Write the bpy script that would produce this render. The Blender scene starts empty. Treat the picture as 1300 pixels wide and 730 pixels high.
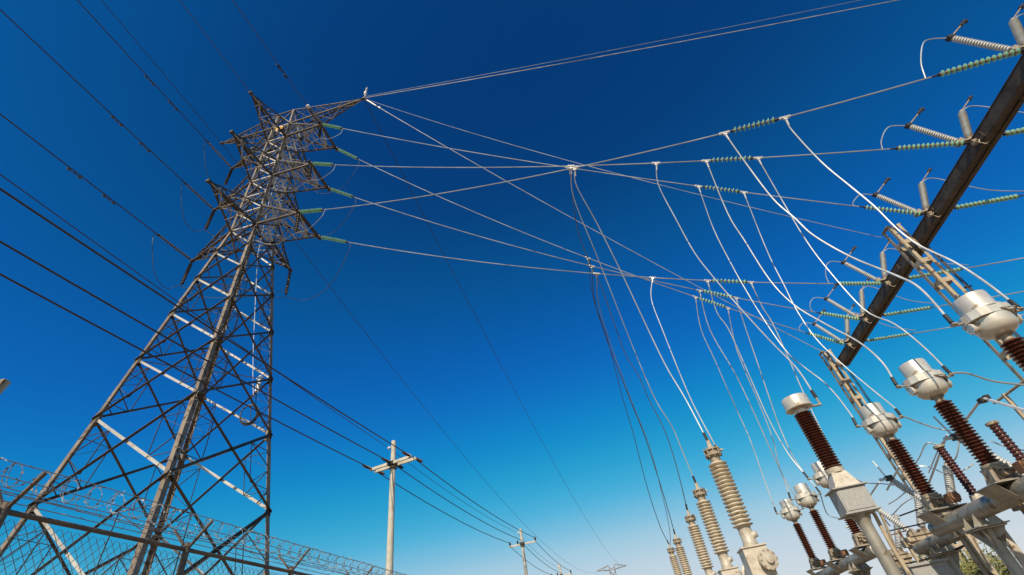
import bpy, math, random
from mathutils import Vector, Matrix, noise
R_ = math.radians
SC = bpy.context.scene
COL = SC.collection
random.seed(7)

# ------------------------------------------------------------------ camera
# world frame: x = east, y = north along the switchyard grid, z = up
IW, IH, F = 1300.0, 730.0, 588.1
ZX, ZY, EYE = 529.8, -327.1, 1.6          # where verticals converge, eye height
Zc = Vector((ZX-IW/2, IH/2-ZY, -F)).normalized()
Yc = (Vector((0, 0, -1)) - Vector((0, 0, -1)).dot(Zc)*Zc).normalized()
Xc = Yc.cross(Zc)
GA = R_(7.45)
ex = Xc*math.cos(GA) - Yc*math.sin(GA)
ey = Xc*math.sin(GA) + Yc*math.cos(GA)
RM = Matrix((ex, ey, Zc))
CAMP = Vector((0, 0, EYE))
cd = bpy.data.cameras.new('camera'); cam = bpy.data.objects.new('camera', cd); COL.objects.link(cam)
cd.sensor_width = 36; cd.lens = F/IW*36; cd.clip_end = 6000; cd.clip_start = .05
cam.matrix_world = Matrix.Translation(CAMP) @ RM.to_4x4()
SC.camera = cam

def ray(px, py): return RM @ Vector((px-IW/2, IH/2-py, -F))
def at_z(px, py, z):
    d = ray(px, py); return CAMP + d*((z-EYE)/d.z)
def at_d(px, py, D):                     # at horizontal distance D
    d = ray(px, py); return CAMP + d*(D/math.hypot(d.x, d.y))
def at_x(px, py, x):
    d = ray(px, py); return CAMP + d*(x/d.x)
def at_r(px, py, r): return CAMP + ray(px, py).normalized()*r
def proj(P):
    c = RM.transposed() @ (Vector(P)-CAMP); return (IW/2 + F*c.x/-c.z, IH/2 - F*c.y/-c.z)

# ------------------------------------------------------------------ world and sun
SUN_AZ, SUN_EL = 187.0, 38.0              # azimuth clockwise from north
w = bpy.data.worlds.new('World'); SC.world = w; w.use_nodes = True
nt = w.node_tree; nt.nodes.clear()
sky = nt.nodes.new('ShaderNodeTexSky'); sky.sky_type = 'NISHITA'; sky.sun_disc = False
sky.sun_elevation = R_(SUN_EL); sky.sun_rotation = R_(SUN_AZ)
sky.altitude = 200; sky.air_density = 1.0; sky.dust_density = .35; sky.ozone_density = 2.2
STR = .06
bg = nt.nodes.new('ShaderNodeBackground'); bg.inputs[1].default_value = STR
wo = nt.nodes.new('ShaderNodeOutputWorld')
sep = nt.nodes.new('ShaderNodeSeparateColor'); com = nt.nodes.new('ShaderNodeCombineColor')
nt.links.new(sky.outputs[0], sep.inputs[0])
# tone response of the deep, polarised blue sky, one curve per channel
CURVES = (((0, 0), (.04, .0024), (.07, .005), (.10, .011), (.13, .045), (.17, .18), (.223, .40), (.305, .56), (1, .85)),
          ((0, 0), (.06, .042), (.076, .078), (.11, .132), (.15, .235), (.19, .34), (.27, .50), (.342, .61), (.434, .67), (1, .9)),
          ((0, 0), (.117, .180), (.144, .275), (.20, .475), (.25, .57), (.314, .63), (.40, .72), (.52, .76), (1, .9)))
for k, pts in enumerate(CURVES):
    m1 = nt.nodes.new('ShaderNodeMath'); m1.operation = 'MULTIPLY'; m1.inputs[1].default_value = STR
    fc = nt.nodes.new('ShaderNodeFloatCurve'); cv = fc.mapping.curves[0]
    cv.points[0].location = pts[0]; cv.points[1].location = pts[-1]
    for p in pts[1:-1]: cv.points.new(*p)
    fc.mapping.update()
    m2 = nt.nodes.new('ShaderNodeMath'); m2.operation = 'DIVIDE'; m2.inputs[1].default_value = STR
    nt.links.new(sep.outputs[k], m1.inputs[0]); nt.links.new(m1.outputs[0], fc.inputs['Value']); nt.links.new(fc.outputs[0], m2.inputs[0]); nt.links.new(m2.outputs[0], com.inputs[k])
nt.links.new(com.outputs[0], bg.inputs[0]); nt.links.new(bg.outputs[0], wo.inputs[0])
sl = bpy.data.lights.new('sun', 'SUN'); sl.energy = 5.0; sl.angle = R_(.5); sl.color = (1, .91, .76)
so = bpy.data.objects.new('sun', sl); COL.objects.link(so)
sd = Vector((math.sin(R_(SUN_AZ))*math.cos(R_(SUN_EL)), math.cos(R_(SUN_AZ))*math.cos(R_(SUN_EL)), math.sin(R_(SUN_EL))))
so.rotation_euler = sd.to_track_quat('Z', 'Y').to_euler()
vs = SC.view_settings; vs.view_transform = 'Standard'; vs.look = 'None'; vs.exposure = 0.0; vs.gamma = 1; vs.use_curve_mapping = False
SC.cycles.max_bounces = 6

# ------------------------------------------------------------------ materials
def mat(name, col, col2=None, rough=.6, metal=0, scale=6, trans=0, bump=0, spots=None, ior=1.5, detail=5):
    m = bpy.data.materials.new(name); m.use_nodes = True
    n = m.node_tree; b = n.nodes['Principled BSDF']
    b.inputs['Roughness'].default_value = rough; b.inputs['Metallic'].default_value = metal
    b.inputs['Transmission Weight'].default_value = trans; b.inputs['IOR'].default_value = ior
    tc = n.nodes.new('ShaderNodeTexCoord')
    nz = n.nodes.new('ShaderNodeTexNoise'); nz.inputs['Scale'].default_value = scale; nz.inputs['Detail'].default_value = detail; nz.inputs['Roughness'].default_value = .65
    n.links.new(tc.outputs['Object'], nz.inputs['Vector'])
    rp = n.nodes.new('ShaderNodeValToRGB'); rp.color_ramp.elements[0].position = .35; rp.color_ramp.elements[1].position = .65
    rp.color_ramp.elements[0].color = (*col, 1); rp.color_ramp.elements[1].color = (*(col2 or [c*.8 for c in col]), 1)
    n.links.new(nz.outputs[0], rp.inputs[0]); out = rp.outputs[0]
    if spots:
        n2 = n.nodes.new('ShaderNodeTexNoise'); n2.inputs['Scale'].default_value = spots[1]; n2.inputs['Detail'].default_value = 8
        n.links.new(tc.outputs['Object'], n2.inputs['Vector'])
        r2 = n.nodes.new('ShaderNodeValToRGB'); r2.color_ramp.elements[0].position = spots[2]; r2.color_ramp.elements[1].position = spots[2]+.08
        n.links.new(n2.outputs[0], r2.inputs[0])
        mx = n.nodes.new('ShaderNodeMix'); mx.data_type = 'RGBA'
        n.links.new(r2.outputs[0], mx.inputs['Factor']); n.links.new(out, mx.inputs[6]); mx.inputs[7].default_value = (*spots[0], 1)
        out = mx.outputs[2]
    n.links.new(out, b.inputs['Base Color'])
    if bump:
        bp = n.nodes.new('ShaderNodeBump'); bp.inputs['Strength'].default_value = bump; bp.inputs['Distance'].default_value = .02
        n.links.new(nz.outputs[0], bp.inputs['Height']); n.links.new(bp.outputs[0], b.inputs['Normal'])
    return m
M = dict(
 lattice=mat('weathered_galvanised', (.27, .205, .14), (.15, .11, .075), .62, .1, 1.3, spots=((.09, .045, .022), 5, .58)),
 litlat=mat('sunlit_lattice', (.56, .53, .47), (.42, .37, .30), .55, .15, 1.6, spots=((.22, .15, .09), 5, .66)),  # pale copy of the lattice steel, sunlight put into its colour
 beam=mat('rusted_girder', (.105, .076, .052), (.06, .042, .028), .7, .1, 1.6, bump=.3, spots=((.05, .03, .018), 4, .56)),
 column=mat('column_steel', (.50, .40, .26), (.34, .25, .16), .65, .1, 2.2, spots=((.14, .08, .04), 6, .6)),
 tank=mat('tank_paint', (.74, .68, .58), (.60, .52, .41), .33, .35, 3, bump=.12, spots=((.34, .24, .14), 7, .63)),
 tankdark=mat('tank_fitting', (.40, .32, .22), (.27, .20, .13), .55, .2, 9, spots=((.14, .07, .03), 9, .58)),
 brown=mat('brown_porcelain', (.115, .034, .018), (.07, .022, .013), .18, 0, 5, spots=((.20, .10, .07), 14, .68)),
 brownrib=mat('dark_brown_glaze', (.10, .030, .022), (.06, .02, .014), .3, 0, 5),
 cream=mat('cream_porcelain', (.68, .59, .45), (.54, .44, .30), .3, 0, 4, spots=((.26, .17, .09), 7, .6)),
 grey=mat('grey_porcelain', (.58, .57, .53), (.44, .42, .38), .3, 0, 5, spots=((.28, .23, .17), 8, .66)),
 rust=mat('rusty_box', (.30, .14, .06), (.18, .08, .035), .75, .1, 14, bump=.3),
 casting=mat('painted_casting', (.62, .54, .42), (.44, .36, .26), .45, .15, 5, bump=.2, spots=((.20, .12, .055), 8, .6)),
 pipe=mat('grey_pipe_steel', (.40, .36, .29), (.28, .24, .18), .42, .35, 2.4, bump=.15, spots=((.17, .12, .07), 5, .58)),
 box=mat('galvanised_box', (.40, .38, .34), (.31, .29, .25), .6, .15, 26, bump=.1, spots=((.24, .19, .13), 8, .66)),
 alu=mat('bare_aluminium', (.80, .78, .72), (.66, .63, .56), .38, .35, 8),
 wire=mat('stranded_conductor', (.48, .50, .50), (.25, .26, .26), .42, .3, .8),
 drop=mat('bright_conductor', (.60, .60, .57), (.34, .34, .32), .42, .25, 1.6),
 dark=mat('dark_hardware', (.045, .038, .034), (.03, .026, .022), .55, .3, 12),
 dwire=mat('aged_wire', (.05, .045, .045), (.035, .03, .03), .6, .2, 3),
 thin=mat('tarnished_wire', (.10, .10, .10), (.06, .06, .06), .6, .2, 3),
 concrete=mat('pole_concrete', (.56, .51, .41), (.44, .39, .30), .85, 0, 3, bump=.2, spots=((.30, .25, .18), 3, .66)),
 shadelat=mat('shaded_lattice', (.105, .078, .054), (.055, .040, .028), .65, .1, 1.5, spots=((.30, .24, .16), 5, .66)),  # rusty lattice steel, base darkened further to hold the members' shade
 fence=mat('fence_pipe', (.17, .125, .085), (.09, .065, .045), .6, .2, 6),
 mesh=mat('fence_wire', (.27, .27, .27), (.19, .19, .19), .5, .3, 4),
 ground=mat('dry_ground', (.27, .20, .125), (.20, .145, .09), .95, 0, .35, bump=.3, spots=((.17, .17, .08), .8, .6)),
 wall=mat('tan_block', (.52, .40, .25), (.44, .33, .20), .9, 0, 3),
 leaf=mat('dry_leaves', (.24, .22, .05), (.13, .13, .03), .7, 0, 2),
 bark=mat('bark', (.16, .11, .07), (.10, .07, .045), .9, 0, 5),
 white=mat('white_plastic', (.78, .77, .74), (.7, .68, .64), .5, 0, 9),
 yellow=mat('yellow_plate', (.80, .42, .04), (.7, .36, .04), .5, 0, 9),
 rubber=mat('cable_sheath', (.03, .03, .032), (.025, .025, .025), .6, 0, 9),
)
def glassmat():
    m = bpy.data.materials.new('toughened_glass'); m.use_nodes = True; b = m.node_tree.nodes['Principled BSDF']
    b.inputs['Base Color'].default_value = (.42, .78, .48, 1); b.inputs['Roughness'].default_value = .09
    b.inputs['Transmission Weight'].default_value = .4; b.inputs['IOR'].default_value = 1.5
    b.inputs['Specular IOR Level'].default_value = .8
    return m
M['glass'] = glassmat()

# ------------------------------------------------------------------ mesh builder
def basis(d):
    d = d.normalized(); a = Vector((0, 0, 1)) if abs(d.z) < .95 else Vector((1, 0, 0))
    u = a.cross(d).normalized(); return u, d.cross(u)
class MB:
    def __init__(s): s.v = []; s.f = []; s.sm = []
    def quad_prism(s, A, B, a, b):        # section parallelogram a,b centred on the line A-B
        i = len(s.v)
        for P in (A, B):
            for x, y in ((-1, -1), (1, -1), (1, 1), (-1, 1)): s.v.append(P + a*(x*.5) + b*(y*.5))
        for f in ((3, 2, 1, 0), (4, 5, 6, 7), (0, 1, 5, 4), (1, 2, 6, 5), (2, 3, 7, 6), (3, 0, 4, 7)): s.f.append([i+k for k in f]); s.sm.append(False)
        return s
    def box(s, c, d, rz=0, tilt=None):
        c = Vector(c); m = Matrix.Rotation(rz, 3, 'Z')
        if tilt is not None: m = tilt @ m
        X, Y, Z = m @ Vector((d[0], 0, 0)), m @ Vector((0, d[1], 0)), m @ Vector((0, 0, d[2]))
        return s.quad_prism(c-Z*.5, c+Z*.5, X, Y)
    def bar(s, A, B, w, h=None, up=None):
        A = Vector(A); B = Vector(B); u, v = basis(B-A)
        if up is not None:
            v = Vector(up); v = (v-(B-A).normalized()*v.dot((B-A).normalized())).normalized(); u = v.cross((B-A).normalized())
        return s.quad_prism(A, B, u*w, v*(h or w))
    def angle(s, A, B, w, t, n1, n2):     # L section, heel on the line, flanges along n1 and n2
        A = Vector(A); B = Vector(B); d = (B-A).normalized()
        n1 = Vector(n1); n1 = (n1-d*n1.dot(d)).normalized()
        n2 = Vector(n2); n2 = n2-d*n2.dot(d); n2 = (n2-n1*n2.dot(n1)).normalized()
        s.quad_prism(A+n1*w*.5, B+n1*w*.5, n1*w, n2*t)
        o = n2*(w*.5+t*.5) + n1*t*.5
        return s.quad_prism(A+o, B+o, n1*t, n2*(w-t*.2))
    def tube(s, pts, r, seg=6, r2=None, caps=True):
        pts = [Vector(p) for p in pts]; n = len(pts); i0 = len(s.v); u = None
        for k, p in enumerate(pts):
            d = (pts[min(k+1, n-1)]-pts[max(k-1, 0)]).normalized()
            if u is None: u, _ = basis(d)
            u = (u-d*u.dot(d)).normalized(); vv = d.cross(u)
            rr = r if r2 is None else r+(r2-r)*k/(n-1)
            for j in range(seg):
                a = 2*math.pi*j/seg; s.v.append(p+(u*math.cos(a)+vv*math.sin(a))*rr)
        for k in range(n-1):
            for j in range(seg):
                a = i0+k*seg+j; b = i0+k*seg+(j+1) % seg
                s.f.append([a, b, b+seg, a+seg]); s.sm.append(seg > 4)
        if caps:
            s.f.append([i0+j for j in range(seg)][::-1]); s.sm.append(False)
            s.f.append([i0+(n-1)*seg+j for j in range(seg)]); s.sm.append(False)
        return s
    def cyl(s, A, B, r, r2=None, seg=16): return s.tube([A, B], r, seg, r2)
    def lathe(s, prof, O, d=(0, 0, 1), seg=20):   # prof: (radius, distance along d)
        O = Vector(O); d = Vector(d).normalized(); u, v = basis(d); i0 = len(s.v)
        for r, z in prof:
            for j in range(seg):
                a = 2*math.pi*j/seg; s.v.append(O+d*z+(u*math.cos(a)+v*math.sin(a))*max(r, .0005))
        for k in range(len(prof)-1):
            for j in range(seg):
                a = i0+k*seg+j; b = i0+k*seg+(j+1) % seg; s.f.append([a, b, b+seg, a+seg]); s.sm.append(True)
        s.f.append([i0+j for j in range(seg)][::-1]); s.sm.append(False)
        s.f.append([i0+(len(prof)-1)*seg+j for j in range(seg)]); s.sm.append(False)
        return s
    def prism(s, poly, off):              # flat polygon extruded by vector
        i = len(s.v); n = len(poly); off = Vector(off)
        s.v += [Vector(p) for p in poly] + [Vector(p)+off for p in poly]
        s.f.append([i+k for k in range(n)][::-1]); s.f.append([i+n+k for k in range(n)]); s.sm += [False]*2
        for k in range(n): s.f.append([i+k, i+(k+1) % n, i+n+(k+1) % n, i+n+k]); s.sm.append(False)
        return s
    def frustum(s, c, w0, w1, h):
        c = Vector(c); i = len(s.v)
        for z, (a, b) in ((0, w0), (h, w1)):
            for x, y in ((-1, -1), (1, -1), (1, 1), (-1, 1)): s.v.append(c+Vector((x*a/2, y*b/2, z)))
        for f in ((3, 2, 1, 0), (4, 5, 6, 7), (0, 1, 5, 4), (1, 2, 6, 5), (2, 3, 7, 6), (3, 0, 4, 7)): s.f.append([i+k for k in f]); s.sm.append(False)
        return s
    def build(s, name, m, parent=None, label=None, origin=None):
        o0 = Vector((0, 0, 0))
        if parent is None: o0 = Vector(origin) if origin is not None else (sum(s.v, Vector())/len(s.v))
        me = bpy.data.meshes.new(name); me.from_pydata([tuple(p-o0) for p in s.v], [], s.f)
        me.polygons.foreach_set('use_smooth', s.sm); me.update()
        if any(s.sm): me.set_sharp_from_angle(angle=R_(42))
        o = bpy.data.objects.new(name, me); COL.objects.link(o); me.materials.append(M[m])
        if parent is not None: o.parent = parent
        else: o.location = o0
        if label: o['label'] = label
        return o
def tag(o, label, cat, group=None, kind=None):
    o['label'] = label; o['category'] = cat
    if group: o['group'] = group
    if kind: o['kind'] = kind
    return o
def thing(name, label, cat, loc=(0, 0, 0), group=None):
    o = bpy.data.objects.new(name, None); COL.objects.link(o); o.location = Vector(loc); o.empty_display_size = .1
    return tag(o, label, cat, group)
def copy_thing(root, loc, label, rot=None):
    r = root.copy(); COL.objects.link(r); r.location = Vector(loc); r['label'] = label
    if rot is not None: r.rotation_euler = rot
    for ch in list(root.children):
        c = ch.copy(); COL.objects.link(c); c.parent = r
        for g in ch.children:
            d = g.copy(); COL.objects.link(d); d.parent = c
    return r
def V(*a): return Vector(a)
def structure(name, mb, m):
    o = mb.build(name, m, origin=(0, 0, 0)); o['kind'] = 'structure'; return o

# ------------------------------------------------------------------ ground
g = MB(); g.v = [V(3000*math.cos(a*math.pi/24), 3000*math.sin(a*math.pi/24), 0) for a in range(48)]; g.f = [list(range(48))]; g.sm = [False]
structure('ground', g, 'ground')

# ------------------------------------------------------------------ lattice tower
TC = V(-14.12, 12.98, 0)
def hs_(z): return (.704+.121*(20-z)) if z < 20 else .704-.011*(z-20)
CORN = dict(SE=(1, -1), SW=(-1, -1), NE=(1, 1), NW=(-1, 1))
def cp(c, z): s = hs_(z); return V(CORN[c][0]*s, CORN[c][1]*s, z)
FACES = [('SW', 'SE', V(0, 1, 0)), ('SE', 'NE', V(-1, 0, 0)), ('NE', 'NW', V(0, -1, 0)), ('NW', 'SW', V(1, 0, 0))]
def lerp(a, b, t): return a+(b-a)*t

def arm(parent, tips, faceA, faceB, z, rise, n, w=.065, name='crossarm', topz=None):
    """crossarm: bottom chords from corners at z, top chords from corners at z+rise, to one or two tips"""
    b = MB(); A0, B0 = cp(faceA, z), cp(faceB, z); A1, B1 = cp(faceA, z+rise), cp(faceB, z+rise)
    TA, TB = tips[0], tips[-1]
    ch = []
    for P, T in ((A0, TA), (B0, TB)): b.angle(P, T, w*1.35, .012, V(0, 0, 1), (B0-A0) if P is A0 else (A0-B0)); ch.append((P, T))
    for P, T in ((A1, TA), (B1, TB)): b.angle(P, T, w*1.15, .012, V(0, 0, -1), (B1-A1) if P is A1 else (A1-B1)); ch.append((P, T))
    def lace(c1, c2, n, w):
        for k in range(n):
            t0, t1 = k/n, (k+1)/n
            p = lerp(*c1, t0) if k % 2 == 0 else lerp(*c2, t0); q = lerp(*c2, t1) if k % 2 == 0 else lerp(*c1, t1)
            if (p-q).length > .12: b.bar(p, q, w*.75, .012)
            if k: 
                p, q = lerp(*c1, t0), lerp(*c2, t0)
                if (p-q).length > .12: b.bar(p, q, w*.7, .012)
    lace(ch[0], ch[2], n, w); lace(ch[1], ch[3], n, w)
    if len(tips) > 1: b.angle(TA+(TA-TB)*.12, TB+(TB-TA)*.12, .12, .014, V(0, 0, 1), (A0-TA))
    for T in set([tuple(TA), tuple(TB)]): T = Vector(T); b.box(T, (.16, .16, .13))
    o = b.build(name, 'shadelat', parent); b = MB()
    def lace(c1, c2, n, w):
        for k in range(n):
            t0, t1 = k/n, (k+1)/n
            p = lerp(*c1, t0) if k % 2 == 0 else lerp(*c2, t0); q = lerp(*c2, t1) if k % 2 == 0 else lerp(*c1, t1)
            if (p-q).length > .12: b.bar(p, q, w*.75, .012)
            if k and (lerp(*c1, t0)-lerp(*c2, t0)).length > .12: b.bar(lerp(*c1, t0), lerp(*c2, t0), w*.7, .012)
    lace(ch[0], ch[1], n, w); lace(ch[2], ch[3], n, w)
    b.build('lacing', 'litlat', o)  # lacing in the pale copy, so the lit glints are painted
    return o

tw = thing('lattice_tower', 'tall rusty steel lattice transmission tower with three tiers of crossarms', 'power tower', TC)
for c in CORN:
    b = MB(); sx, sy = CORN[c]
    for z0, z1, wd in ((0, 10, .15), (10, 20, .13), (20, 31.2, .10)):
        b.angle(cp(c, z0), cp(c, z1), wd, .02, V(-sx, 0, 0), V(0, -sy, 0))
    # splice plates
    for z in (5.2, 10, 15.3, 20, 24.3): b.box(cp(c, z)+V(-sx*.07, -sy*.07, 0), (.14, .14, .42))
    b.build('leg', 'lattice', tw)
low = [.0, 3.7, 7.24, 10.0, 12.37, 14.66, 16.69, 18.4, 20]
for a, c, inn in FACES:
    b = MB(); gb = MB()
    for k in range(len(low)-1):
        z0, z1 = low[k], low[k+1]; w = .092 if z0 < 8 else .078 if z0 < 15 else .065
        A0, A1, C0, C1 = cp(a, z0), cp(a, z1), cp(c, z0), cp(c, z1)
        white = 1 if inn.y > 0 else 0          # one diagonal of each X sits outside, the other inside the face
        for j, (p, q) in enumerate(((A0, C1), (C0, A1))):
            tow = -inn if (inn.y > 0 or inn.x < 0) else inn
            if j == white and abs(inn.y) > 0: (gb if z0 > 2 else gb).angle(p-tow*.035, q-tow*.035, w, .011, V(0, 0, 1), -tow)
            else: b.angle(p+tow*.0, q+tow*.0, w, .011, V(0, 0, 1), tow)
        # redundant members
        wA = (C0-A0).length; wB = (C1-A1).length; t = wA/(wA+wB); X = lerp(A0, C1, t)
        if z0 < 18:
            for P0, P1 in ((A0, A1), (C0, C1)):
                m_ = lerp(P0, P1, t); h0 = lerp(P0, X, .5); h1 = lerp(P1, X, .5)
                b.bar(m_+inn*.03, h0+inn*.03, .036, .012); b.bar(m_+inn*.03, h1+inn*.03, .036, .012)
                if z0 < 16: 
                    q0 = lerp(P0, m_, .5); b.bar(q0+inn*.03, lerp(P0, X, .25)+inn*.03, .04, .012)
                    b.bar(q0+inn*.03, h0+inn*.03, .03, .012); q1 = lerp(m_, P1, .5); b.bar(q1+inn*.03, lerp(X, P1, .5)+inn*.03, .03, .012); b.bar(h0+inn*.045, lerp(X, P1, .5)+inn*.045, .03, .012)
        for P in (A1, C1): b.box(P+(X-P).normalized()*.1+inn*.012, (.26 if abs(inn.y) else .016, .26 if abs(inn.x) else .016, .2))
    b.build('bracing', 'shadelat', tw)
    if gb.v: gb.build('bracing', 'litlat', tw)  # sun-catching diagonals get the pale copy, the rest the shade-darkened one
up = [20, 21.3, 22.6, 24, 25.3, 26.6, 28, 29.5, 31.2]
for a, c, inn in FACES:
    b = MB(); gb = MB()
    for k in range(len(up)-1):
        z0, z1 = up[k], up[k+1]
        b.angle(cp(a, z0)+inn*.01, cp(c, z1)+inn*.01, .06, .01, V(0, 0, 1), inn)
        gb.angle(cp(c, z0)+inn*.04, cp(a, z1)+inn*.04, .055, .01, V(0, 0, 1), inn)
        gb.angle(cp(a, z0)+inn*.02, cp(c, z0)+inn*.02, .06, .01, V(0, 0, 1), inn)
    gb.build('bracing', 'litlat', tw)  # lit members painted pale, same steel as the dark diagonals
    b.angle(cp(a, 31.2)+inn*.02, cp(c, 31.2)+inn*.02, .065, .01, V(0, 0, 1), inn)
    b.build('bracing', 'shadelat', tw)
for z in (12.37, 16.69, 20, 21.3, 24, 25.3, 28, 29.5):
    MB().bar(cp('SW', z), cp('NE', z), .05, .012).bar(cp('SE', z)+V(0, 0, .008), cp('NW', z)+V(0, 0, .008), .05, .012).build('plan_bracing', 'lattice', tw)
TIP = {}
for k, z in enumerate((20, 24, 28)):
    TIP['W', k] = V(-3.65, .35, z); arm(tw, [TIP['W', k]], 'SW', 'NW', z, 1.5, 4)
    TIP['S', k] = V(.40, -3.45, z); arm(tw, [TIP['S', k]], 'SW', 'SE', z, 1.5, 4)
    TIP['N', k] = V(.30, 2.7, z); arm(tw, [TIP['N', k]], 'NW', 'NE', z, 1.4, 4)
    TIP['ES', k] = V(2.95, -.65, z); TIP['EN', k] = V(2.95, 1.08, z); arm(tw, [TIP['ES', k], TIP['EN', k]], 'SE', 'NE', z, 1.5, 4)
TIP['PE'] = V(5.1, 0, 31); arm(tw, [TIP['PE']], 'SE', 'NE', 29.5, 1.7, 6, .06, 'shield_wire_arm')
TIP['PW'] = V(-5.0, 0, 31); arm(tw, [TIP['PW']], 'SW', 'NW', 29.5, 1.7, 6, .06, 'shield_wire_arm')
b = MB(); q = TIP['ES', 2]; b.bar(q+V(-.12, .05, .02), q+V(-.2, -1.05, .1), .07, .14); b.bar(q+V(.1, .05, .02), q+V(-.06, -1.05, .1), .04, .14)
b.build('bracket_arm', 'lattice', tw)
TIP['BR'] = q+V(-.15, -1.15, .1)
# step bolts on the south east leg
z = 3
while z < 30:
    p = cp('SE', z); MB().cyl(p, p+V(.13, 0, 0) if int(z/.42) % 2 else p+V(0, -.13, 0), .011, seg=5).build('step_bolt', 'lattice', tw); z += .42
b = MB(); b.box(V(.1, -.72, 29.0), (.5, .02, .3)); b.build('number_plate', 'yellow', tw)
# optic cable down-lead, splice closure and coil inside the north east leg
b = MB(); zs = [27, 23, 19, 16, 13.8, 12.6, 11.6]
b.tube([cp('NE', z)+V(-.55-.06*math.sin(z*2), -.45, 0) for z in zs], .011, 6); b.build('down_lead', 'white', tw)
b = MB(); p = cp('NE', 12.1)+V(-.35, -.35, 0); b.lathe([(.05, -.38), (.085, -.35), (.085, .3), (.05, .38)], p, seg=14); b.box(p+V(0, 0, .28), (.3, .06, .05)); b.build('splice_closure', 'white', tw)
b = MB(); p = cp('NE', 10.75)+V(-.55, -.5, 0)
for r in (.40, .37, .43): b.tube([p+V(math.cos(a*math.pi/14)*r*.7, math.cos(a*math.pi/14)*r*.3+.02*(r-.5)*40, math.sin(a*math.pi/14)*r) for a in range(29)], .022, 6, caps=False)
b.build('cable_coil', 'rubber', tw)
# white post on the east peak
b = MB(); p = TIP['PE']; b.cyl(p, p+V(.15, -.1, .35), .04, seg=8); b.lathe([(.03, .3), (.10, .4), (.11, .55), (.05, .62), (.04, .75), (.08, .8), (.05, .95), (.02, 1.1)], p, V(.2, -.15, 1), seg=10)
b.build('peak_fitting', 'tank', tw)
def T(*k): return TC + TIP[k if len(k) > 1 else k[0]]

# ------------------------------------------------------------------ strings and wires
def disc_string(name, A, B, n, mkind, label, cat='insulator', group=None, discs=True, rdisc=.115, hw=.18):
    """tension or suspension string from A to B: end hardware and n bells"""
    A = Vector(A); B = Vector(B); L = (B-A).length; d = (B-A)/L
    t = thing(name, label, cat, A, group)
    h = MB(); O = V(0, 0, 0)
    h.bar(O, d*hw, .045, .02); h.cyl(d*(hw*.6), d*(L-hw*.6), .014, seg=6); h.bar(d*(L-hw), d*L, .045, .02); h.box(d*hw, (.07, .07, .07)); h.box(d*(L-hw), (.08, .08, .08))
    h.build('hardware', 'dark', t)
    sp = (L-2*hw)/n; me = None; mc = None
    for k in range(n):
        if me is None:
            x = MB(); s = sp
            x.lathe([(.03, .30*s), (rdisc*.75, .38*s), (rdisc, .52*s), (rdisc*.985, .60*s), (rdisc*.7, .60*s), (.05, .66*s)], O, d, 16)
            o = x.build('disc', mkind, t); me = o.data
            c = MB(); c.lathe([(.025, 0), (.045, .04*s), (.048, .30*s), (.03, .34*s)], O, d, 10)
            c_ = c.build('cap', 'tankdark', o); mc = c_.data
        else:
            o = bpy.data.objects.new('disc', me); COL.objects.link(o); o.parent = t
            c_ = bpy.data.objects.new('cap', mc); COL.objects.link(c_); c_.parent = o
        o.location = d*(hw+k*sp)
    return t
def sagline(P, Q, sag, n=28):
    P = Vector(P); Q = Vector(Q)
    return [lerp(P, Q, k/n) - V(0, 0, 4*sag*(k/n)*(1-k/n)) for k in range(n+1)]
def wire(name, pts, r, m, label, cat='cable', group=None, seg=6):
    o = MB().tube(pts, r, seg).build(name, m); tag(o, label, cat, group); return o
def smooth(pts, it=6):
    """Catmull-Rom through pts"""
    pts = [Vector(p) for p in pts]; P = [pts[0]*2-pts[1]]+pts+[pts[-1]*2-pts[-2]]; out = []
    for i in range(1, len(P)-2):
        for k in range(it):
            t = k/it; a, b_, c, d = P[i-1], P[i], P[i+1], P[i+2]
            out.append(.5*((2*b_)+(c-a)*t+(2*a-5*b_+4*c-d)*t*t+(3*b_-a-3*c+d)*t**3))
    return out+[pts[-1]]

LV = ('lowest', 'middle', 'topmost')
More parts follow.
